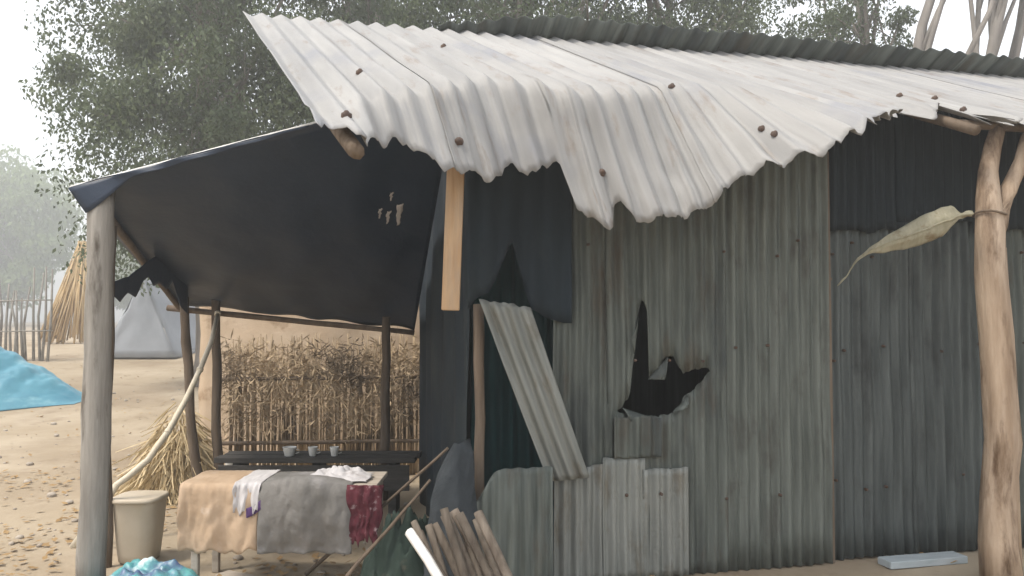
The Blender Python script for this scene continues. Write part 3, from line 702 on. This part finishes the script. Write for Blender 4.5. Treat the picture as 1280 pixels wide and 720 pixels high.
o = obj('green_sheet', heap(P(500, 660, 4.95).x, 4.97, .28, .20, .60, 5.1, 50, .6), M['green_sack']); tag(o, 'dark greenish-black plastic sheet heaped between the table and the firewood', 'plastic sheet')
# short sheet across the doorway foot
g0, g1 = P(588, 700, 4.72), P(692, 700, 4.86)
def guardf(u, v):
    b = Vector((g0.x, g0.y, 0)).lerp(Vector((g1.x, g1.y, 0)), u); top = .80 - .20 * (1 - sstep(0, .34, u)) + .006 * n3(u * 8, 2)
    return Vector((b.x, b.y, lerp(.0, top, v))) + Vector((0, -1, 0)) * (.013 * math.cos(2 * math.pi * u * 6) + .02 * n3(u * 3, v * 3)) + Vector((0, .10 * v, 0))
g = grid(56, 20, guardf)
o = obj('door_guard_sheet', g, M['old_zinc'], solid=.003, uv=[(i % 57 * .01, i // 57 * .04) for i in range(57 * 21)]); tag(o, 'short dark corrugated sheet set across the foot of the doorway', 'metal sheet')
# pale board at the wall foot
b0 = wpt(T_SEAM + .42, 0, .10)
o = obj('pale_board', box((b0.x + .2, b0.y + .05, .0), .62, .14, .05, rz=R(13), bev=.006), M['grey_board'], smooth=False); tag(o, 'pale blue-grey board lying on the ground at the wall foot', 'board')
# dry leaf caught between wall and forked post
lt, lr = [P(1047, 356, 5.55), P(1060, 340, 5.5), P(1070, 328, 5.45), P(1084, 316, 5.4)], None
lc = [(1047, 357, .004), (1058, 346, .006), (1064, 335, .007), (1072, 324, .010), (1086, 314, .022), (1100, 308, .042), (1118, 301, .066), (1138, 294, .090), (1158, 286, .104), (1176, 279, .106), (1188, 275, .098), (1194, 272, .060), (1200, 270, .02), (1207, 268, .022), (1216, 267, .018)]
def leaff(u, v):
    k = u * (len(lc) - 1); i = min(int(k), len(lc) - 2); t = k - i
    px, py, wd = (lerp(lc[i][q], lc[i + 1][q], t) for q in range(3)); wd *= 1.12; Y = lerp(5.42, 5.18, sstep(0, 1, u))
    p = P(px, py, Y); q = v * 2 - 1
    return p + Vector((.20, -.12, .92)) * wd * q + Vector((0, 1, 0)) * (.40 * wd * q * q + .012 * n3(u * 12, v * 4)) + Vector((0, 0, .010 * n3(u * 14, v * 3, 5)))
lf = thing('dried_leaf', 'long dried beige leaf with twisted tail caught between forked post and wall', 'leaf', P(1150, 290, 5.0))
obj('blade', grid(70, 12, leaff), M['dry_leaf'], lf, solid=.002)
tz_ = P(1214, 267, PD).z; tq = min(main, key=lambda q: abs(q.z - tz_))
obj('tie', tube([Vector((tq.x + .098 * math.cos(a), tq.y + .10 * math.sin(a), tz_ + .012 * math.sin(2 * a))) for a in [k * math.pi / 9 for k in range(19)]], .007, 6), M['brown_pole'], lf)
obj('midrib', tube([leaff(u, .5) + Vector((0, -.004, 0)) for u in [i / 24 for i in range(25)]], [.004 + .004 * i / 24 for i in range(25)], 6), M['dry_leaf'], lf)

# reed fence behind the shelter
fx0, fx1 = P(292, 500, 8.9).x, P(560, 500, 8.9).x
rfn = thing('reed_fence', 'brown dry reed fence with ragged top behind the shelter posts', 'fence', ((fx0 + fx1) / 2, 8.9, 0))
rr = random.Random(11); parts = []
x = fx0 - .05
while x < fx1 + 1.2:
    h = 1.46 + .12 * n3(x * 2.3, 1) + rr.uniform(-.12, .10); y = 8.9 + rr.uniform(-.05, .05)
    parts.append(tube([Vector((x, y, -.02)), Vector((x + rr.uniform(-.03, .03), y + rr.uniform(-.03, .03), h * .5)), Vector((x + rr.uniform(-.06, .06), y + rr.uniform(-.05, .05), h))], [.011, .010, .006], 5))
    x += rr.uniform(.010, .022)
o = obj('reeds', join(*parts), M['reed'], rfn, origin=None); o['kind'] = 'stuff'
# leafy dry bits on the reeds
V, Fc = [], []
for k in range(6000):
    x = rr.uniform(fx0 - .1, fx1 + .9); z = rr.triangular(.35, 1.52, 1.2); p = Vector((x, 8.9 - rr.uniform(.02, .14), z))
    d = Vector((rr.uniform(-1, 1), rr.uniform(-.6, .2), rr.uniform(-1.2, .6))).normalized(); s = d.cross(Vector((rr.uniform(-1, 1), 1, rr.uniform(-1, 1)))).normalized()
    L, W_ = rr.uniform(.06, .16), rr.uniform(.004, .010); n = len(V)
    V += [p, p + d * L * .5 + s * W_, p + d * L, p + d * L * .5 - s * W_]; Fc.append((n, n + 1, n + 2, n + 3))
o = obj('dry_leaves', (V, Fc), M['reed'], rfn, smooth=False); o['kind'] = 'stuff'
for z in (.35, 1.05): obj('rail', tube(densify((fx0 - .1, 8.82, z), (fx1 + 1.1, 8.82, z + .05), 10, wob=.03, seed=z), .022, 7, .2), M['brown_pole'], rfn)
# mud wall behind it
mx0, mx1 = P(249, 500, 9.7).x, P(560, 500, 9.7).x + 1.0
def mudbox():
    bm = bmesh.new(); nx, nz = 40, 14
    V, Fc = [], []
    def top(x): return 1.98 + .09 * n3(x * 1.3, 5) + .04 * n3(x * 5, 2)
    for side, y0 in ((0, 9.70), (1, 9.98)):
        for j in range(nz + 1):
            for i in range(nx + 1):
                x = lerp(mx0, mx1, i / nx); z = lerp(-.03, top(x), j / nz); V.append(Vector((x + (.03 * n3(z * 3, 2) if i == 0 else 0), y0 + .035 * n3(x * 2, z * 2, side), z)))
    K = (nx + 1) * (nz + 1)
    for j in range(nz):
        for i in range(nx):
            a = j * (nx + 1) + i; Fc.append((a, a + 1, a + nx + 2, a + nx + 1)); Fc.append((K + a, K + a + nx + 1, K + a + nx + 2, K + a + 1))
    for i in range(nx): a = nz * (nx + 1) + i; Fc.append((a, a + 1, K + a + 1, K + a))
    for j in range(nz):
        a = j * (nx + 1); Fc.append((a, a + nx + 1, K + a + nx + 1, K + a)); b = a + nx; Fc.append((b, K + b, K + b + nx + 1, b + nx + 1))
    bm.free(); return V, Fc
o = obj('mud_wall', mudbox(), M['mud']); tag(o, 'tan mud wall standing behind the reed fence', 'wall')
# straw heap beside it
def straw_heap(cx, cy, rx, ry, h, n, seed, m, name, label, lean=0):
    r = random.Random(seed); V, Fc = [], []
    for k in range(n):
        a = r.uniform(0, 6.283); q = math.sqrt(r.random()); z = h * (1 - q ** 1.6) * r.uniform(.2, 1)
        p = Vector((cx + rx * q * math.cos(a), cy + ry * q * math.sin(a), gz(cx, cy) + z)); L = r.uniform(.15, .42)
        d = Vector((math.cos(a) * .5 + r.uniform(-.5, .5), math.sin(a) * .5 + r.uniform(-.5, .5), -r.uniform(.3, 1.3))).normalized(); s = d.cross(Vector((r.uniform(-1, 1), r.uniform(-1, 1), .3))).normalized() * r.uniform(.005, .011)
        e = p + d * L; e.z = max(e.z, gz(cx, cy) + .003); i = len(V); V += [p - s, p + s, e + s * .5, e - s * .5]; Fc.append((i, i + 1, i + 2, i + 3))
    core = heap(cx, cy, rx * .95, ry * .95, h * .62, seed, 24, .3)
    o = obj(name, join(core, (V, Fc)), M[m], smooth=False); tag(o, label, 'straw'); return o
hp = P(222, 600, 7.9); straw_heap(hp.x, 7.9, .42, .45, .92, 2600, 5, 'straw', 'straw_heap', 'heap of pale straw on the ground behind the bent bamboo pole')

# ------------------------------------------------------------------ far left yard
def blue_heap():
    def f(u, v):
        px = lerp(-150, 112, u); a = v * 2 - 1
        top = max(0.0, 1 - (px + 20) / 128.0) ** 1.15 if px > -20 else max(0.0, 1 - ((px + 20) / 135.0) ** 2)
        y = 15.6 + a * (.5 + .8 * min(1, top * 2)); x = (px - 640) / F * 15.6 + .1 * n3(v * 3, 2)
        k = max(0, 1 - abs(a) ** 1.8)
        return Vector((x, y, gz(x, y) + .01 + 1.12 * top ** .9 * k + .10 * k * abs(fb(u * 4, v * 2, 3)) * min(1, top * 3) + .10 * k * min(1, top * 3) * (abs(n3(u * 9, v * 5, 7)) + .6 * abs(n3(u * 21, v * 12, 3)))))
    return grid(110, 60, f)
o = obj('blue_tarpaulin', blue_heap(), M['blue_tarp'], solid=.004); tag(o, 'bright blue tarpaulin spread over a low heap in the sandy yard', 'tarpaulin')
# grey tent
ty = 22.0; tc_ = P(186, 400, ty); tz = gz(tc_.x, ty); ap = P(187, 346, ty).z
tw = 1.0
Vt = [Vector((tc_.x - tw, ty - .6, tz)), Vector((tc_.x + tw, ty - .6, tz)), Vector((tc_.x, ty - .4, ap)), Vector((tc_.x - tw, ty + 2.4, tz)), Vector((tc_.x + tw, ty + 2.4, tz)), Vector((tc_.x, ty + 2.2, ap + .05))]
tent = thing('grey_tent', 'blue-grey sheet tent pitched in the yard beyond the shelter', 'tent', (tc_.x, ty, tz))
def tri(a, b, c, d, nu, nv, s):
    def f(u, v):
        p = a.lerp(b, u).lerp(d.lerp(c, u), v); return p + Vector((n3(u * 4, v * 4, s), n3(u * 4, v * 4, s + 3), -abs(n3(u * 4, v * 4, s + 5)))) * .10 * math.sin(math.pi * v)
    return grid(nu, nv, f)
obj('front_panel', tri(Vt[0], Vt[1], Vt[2] + Vector((.01, 0, 0)), Vt[2], 10, 10, 1), M['tent'], tent, solid=.004)
obj('side_panel', tri(Vt[3], Vt[0], Vt[2], Vt[5], 10, 10, 2), M['tent'], tent, solid=.004)
obj('side_panel', tri(Vt[1], Vt[4], Vt[5], Vt[2], 10, 10, 3), M['tent'], tent, solid=.004)
obj('tent_pole', tube([Vector((tc_.x, ty - .40, tz - .02)), Vector((tc_.x, ty - .42, ap + .12))], .03, 7), M['brown_pole'], tent)
# stick fence far left
fy = 21.0; sx0, sx1 = P(-190, 400, fy).x, P(70, 400, fy).x
sfn = thing('stick_fence', 'far grey fence of upright rough sticks behind the blue tarpaulin', 'fence', ((sx0 + sx1) / 2, fy, gz(-12, fy)))
parts = []; x = sx0
while x < sx1:
    y = fy + rr.uniform(-.12, .12); h = rr.uniform(1.6, 2.6); z = gz(x, y)
    parts.append(tube([Vector((x, y, z - .05)), Vector((x + rr.uniform(-.08, .08), y, z + h * .5)), Vector((x + rr.uniform(-.15, .15), y, z + h))], [.04, .034, .022], 6)); x += rr.uniform(.07, .2)
o = obj('sticks', join(*parts), M['pole'], sfn); o['kind'] = 'stuff'
for hh_ in (.7, 1.5): obj('rail', tube(densify((sx0, fy - .16, gz(-12, fy) + hh_), (sx1, fy - .16, gz(-12, fy) + hh_ + .1), 12, wob=.05, seed=hh_), .018, 7), M['pole'], sfn)
# bundle of straw canes leaning together
by = 26.0; b_top = P(103, 306, by); r = random.Random(4); V, Fc = [], []
bz0 = gz(b_top.x - .3, by)
parts = []
for k in range(80):
    f_ = Vector((b_top.x + r.uniform(-1.25, .1), by + r.uniform(-.4, .4), 0)); f_.z = gz(f_.x, f_.y) + r.uniform(-.02, .35)
    e = b_top + Vector((r.uniform(-.12, .12), r.uniform(-.12, .12), r.uniform(-.2, .15)))
    parts.append(tube([f_, f_.lerp(e, .5) + Vector((r.uniform(-.06, .06), 0, r.uniform(-.05, .05))), e], [.030, .026, .016], 5))
o = obj('cane_bundle', join(*parts), M['straw2'], smooth=True); tag(o, 'bundle of orange straw canes leaning together beyond the shelter post', 'straw bundle')

# ------------------------------------------------------------------ trees
def tree(label, base, height, crown_c, crown_r, mleaf, nclump=70, per=260, lsize=(.06, .15), lean=(0, 0), trunk_r=.25, bark='bark', seed=1, group='trees behind the hut', name='leafy_tree', droop=.7, clump_r=.55, limbs=14):
    r = random.Random(seed)
    base = Vector((base[0], base[1], gz(base[0], base[1]) - .05)); cc = Vector(crown_c); cr = Vector(crown_r)
    t = thing(name, label, 'tree', base, group)
    top = Vector((base.x + lean[0], base.y + lean[1], base.z + height))
    n = 12; ctl = densify(base, top, n, Vector((r.uniform(-.3, .3), r.uniform(-.3, .3), 0)), wob=.22, seed=seed)
    parts = [tube(ctl, [trunk_r * (1.25 if i == 0 else 1 - .72 * i / n) for i in range(n + 1)], 10, .18, seed)]
    cl = []
    for k in range(nclump):
        while True:
            q = Vector((r.uniform(-1, 1), r.uniform(-1, 1), r.uniform(-1, 1)))
            if .25 < q.length < 1: break
        q *= 1 + .22 * n3(q.x * 2 + seed, q.y * 2, q.z * 2)
        cl.append(Vector((cc.x + q.x * cr.x, cc.y + q.y * cr.y, cc.z + q.z * cr.z)))
    for k in range(limbs):
        e = cl[k]; i = r.randint(int(n * .35), n - 1); a = ctl[i]
        m_ = a.lerp(e, .5) + Vector((r.uniform(-.4, .4), r.uniform(-.4, .4), .35))
        ra = trunk_r * (1 - .72 * i / n) * .6
        parts.append(tube([a, a.lerp(m_, .5) + Vector((0, 0, .1)), m_, m_.lerp(e, .5), e], [ra, ra * .8, ra * .6, ra * .42, ra * .22], 6, .15, k))
        for h in range(3):
            e2 = cl[(k * 3 + h + limbs) % nclump]
            if (e2 - m_).length < cr.length * .75: parts.append(tube([m_, m_.lerp(e2, .5) + Vector((0, 0, .15)), e2], [ra * .4, ra * .28, ra * .12], 5))
    obj('trunk', join(*parts), M[bark], t)
    V, Fc = [], []
    for c in cl:
        k_ = clump_r * r.uniform(.6, 1.35); sx, sy, sz = k_ * r.uniform(.7, 1.3), k_ * r.uniform(.7, 1.3), k_ * r.uniform(.55, 1.1)
        for _ in range(int(per * 1.9 * r.uniform(.5, 1.3))):
            while True:
                q = Vector((r.uniform(-1, 1), r.uniform(-1, 1), r.uniform(-1, 1)))
                if q.length < 1: break
            p = c + Vector((q.x * sx, q.y * sy, q.z * sz)) * q.length ** .25
            d = Vector((r.uniform(-1, 1), r.uniform(-1, 1), r.uniform(-1, .6) - droop)).normalized(); s = d.cross(Vector((r.uniform(-1, 1), r.uniform(-1, 1), r.uniform(-1, 1))))
            if s.length < .05: continue
            s.normalize(); L = r.uniform(*lsize); W_ = L * r.uniform(.17, .30); i = len(V)
            V += [p, p + d * L * .45 + s * W_, p + d * L, p + d * L * .45 - s * W_]; Fc.append((i, i + 1, i + 2, i + 3))
    obj('crown', (V, Fc), M[mleaf], t, smooth=False)
    return t
tree('broad grey-green tree rising behind the black shelter', (-6.6, 17.5), 8.5, (-7.0, 17.5, 7.4), (3.0, 3.0, 4.3), 'leaf_b', 165, 300, seed=3, clump_r=.80, trunk_r=.30)
tree('tree with dense dull green crown behind the left end of the pale roof', (-3.4, 20), 9, (-3.4, 20, 9.0), (3.4, 3.0, 4.4), 'leaf_a', 130, 290, seed=5, clump_r=.85)
tree('tall dense tree directly behind the roof ridge', (.4, 19), 10, (.4, 19, 9.0), (3.2, 2.8, 4.4), 'leaf_a', 125, 280, seed=8, clump_r=.85)
tree('dark tree behind the ridge with a bright sky gap beside it', (4.1, 20), 10, (3.9, 20, 9.2), (2.9, 2.8, 4.2), 'leaf_b', 105, 270, seed=12, clump_r=.8)
tree('slim tree with narrow crown standing between two sky gaps behind the ridge', (8.9, 20.5), 10, (8.8, 20.5, 9.2), (1.8, 2.4, 4.2), 'leaf_a', 60, 250, seed=15, clump_r=.7)
for k, (x, ln, sd, h) in enumerate(((7.9, 2.3, 21, 12), (8.7, 2.6, 22, 11.5), (9.5, 2.5, 23, 12), (10.3, 3.0, 25, 12))):
    tree(['pale-barked leaning tree behind the ridge, next to the slim dark tree', 'pale-barked tree leaning over, second from the slim dark tree', 'pale-barked tree leaning over, third from the slim dark tree', 'pale-barked tree leaning over, farthest from the slim dark tree'][k],
         (x, 17.5), h, (x + ln, 17.5, h + .3), (1.7, 1.7, 1.5), 'leaf_b', 22, 220, seed=sd, lean=(ln, 0), trunk_r=.20, bark='pale_bark', clump_r=.6, limbs=8)
FT = 'far trees beyond the yard'
tree('hazy light green tree far beyond the stick fence', (-62, 95), 13, (-62, 95, 12.5), (9.0, 7, 8.5), 'leaf_c', 90, 190, lsize=(.4, .9), seed=31, clump_r=2.3, group=FT, trunk_r=.5)
tree('far hazy tree with rounded crown beyond the grey tent', (-46, 105), 10, (-46, 105, 8.2), (7.5, 6, 5.2), 'leaf_c', 70, 180, lsize=(.4, .9), seed=33, clump_r=2.2, group=FT, trunk_r=.4)
tree('low hazy tree far behind the straw canes', (-56, 125), 11, (-56, 125, 9), (10, 6, 5.6), 'leaf_b', 70, 180, lsize=(.5, 1.0), seed=34, clump_r=2.4, group=FT, trunk_r=.4)
tree('far hazy tree at the edge of the yard past the blue tarpaulin', (-80, 100), 14, (-80, 100, 13), (9.5, 7, 8.5), 'leaf_b', 80, 180, lsize=(.4, .9), seed=35, clump_r=2.4, group=FT, trunk_r=.5)

# ------------------------------------------------------------------ litter on the ground
V, Fc = [], []
for k in range(5200):
    y = rr.uniform(4.2, 24) if k % 3 else rr.uniform(4.2, 9); x = rr.uniform(-.95, .1) * y * .8 - .4 if k % 4 else rr.uniform(-.72, .65) * y
    if n3(x * .7, y * .5, 21) < rr.uniform(-.35, .3): continue
    p = Vector((x, y, gz(x, y) + .012 + rr.uniform(0, .015))); a = rr.uniform(0, 6.283); L = rr.uniform(.03, .09)
    d = Vector((math.cos(a), math.sin(a), rr.uniform(-.1, .35))) * L; s = Vector((-math.sin(a), math.cos(a), rr.uniform(-.3, .3))) * L * .28; i = len(V)
    V += [p - d * .5, p + s, p + d * .5, p - s]; Fc.append((i, i + 1, i + 2, i + 3))
o = obj('leaf_litter', (V, Fc), M['litter'], smooth=False, origin=(0, 8, 0)); tag(o, 'dry brown fallen leaves scattered over the sandy ground', 'leaves', kind='stuff')
parts = []
for k in range(650):
    y = rr.uniform(4.3, 17); x = rr.uniform(-.70, .1) * y; s = .010 + .045 * rr.random() ** 3; c = Vector((x, y, gz(x, y) + s * .2))
    V, Fc = [], []
    for dz, q in ((-.4, .75), (.1, 1.0), (.5, .6)):
        for h in range(6): an = h * 1.047 + q; V.append(c + Vector((math.cos(an) * s * q * rr.uniform(.8, 1.2), math.sin(an) * s * q * rr.uniform(.7, 1.1), dz * s)))
    for l in range(2):
        for h in range(6): Fc.append((l * 6 + h, l * 6 + (h + 1) % 6, l * 6 + 6 + (h + 1) % 6, l * 6 + 6 + h))
    Fc.append((12, 13, 14, 15, 16, 17)); parts.append((V, Fc))
o = obj('gravel', join(*parts), M['pebble'], origin=(0, 8, 0)); tag(o, 'small stones and clods scattered over the sandy ground', 'gravel', kind='stuff')

# ------------------------------------------------------------------ air
HAZE = .0072
if HAZE:
    hm = bpy.data.materials.new('haze_air'); hm.use_nodes = True; t = hm.node_tree; t.nodes.clear()
    vo = t.nodes.new('ShaderNodeVolumePrincipled'); vo.inputs['Color'].default_value = (.96, .97, .95, 1); vo.inputs['Density'].default_value = HAZE; vo.inputs['Anisotropy'].default_value = .35
    ou = t.nodes.new('ShaderNodeOutputMaterial'); t.links.new(vo.outputs[0], ou.inputs['Volume'])
    x0, x1, y0, y1, z0, z1 = -275, 275, -75, 335, -1.3, 25.0
    V = [(x, y, z) for z in (z0, z1) for y in (y0, y1) for x in (x0, x1)]
    o = obj('haze', (V, [(0, 2, 3, 1), (4, 5, 7, 6), (0, 1, 5, 4), (2, 6, 7, 3), (0, 4, 6, 2), (1, 3, 7, 5)]), hm, smooth=False, origin=(0, 0, -1.3))
    tag(o, 'pale dusty haze hanging in the air over the yard', 'haze', kind='stuff')
    sc.cycles.volume_bounces = 0; sc.cycles.max_bounces = 8
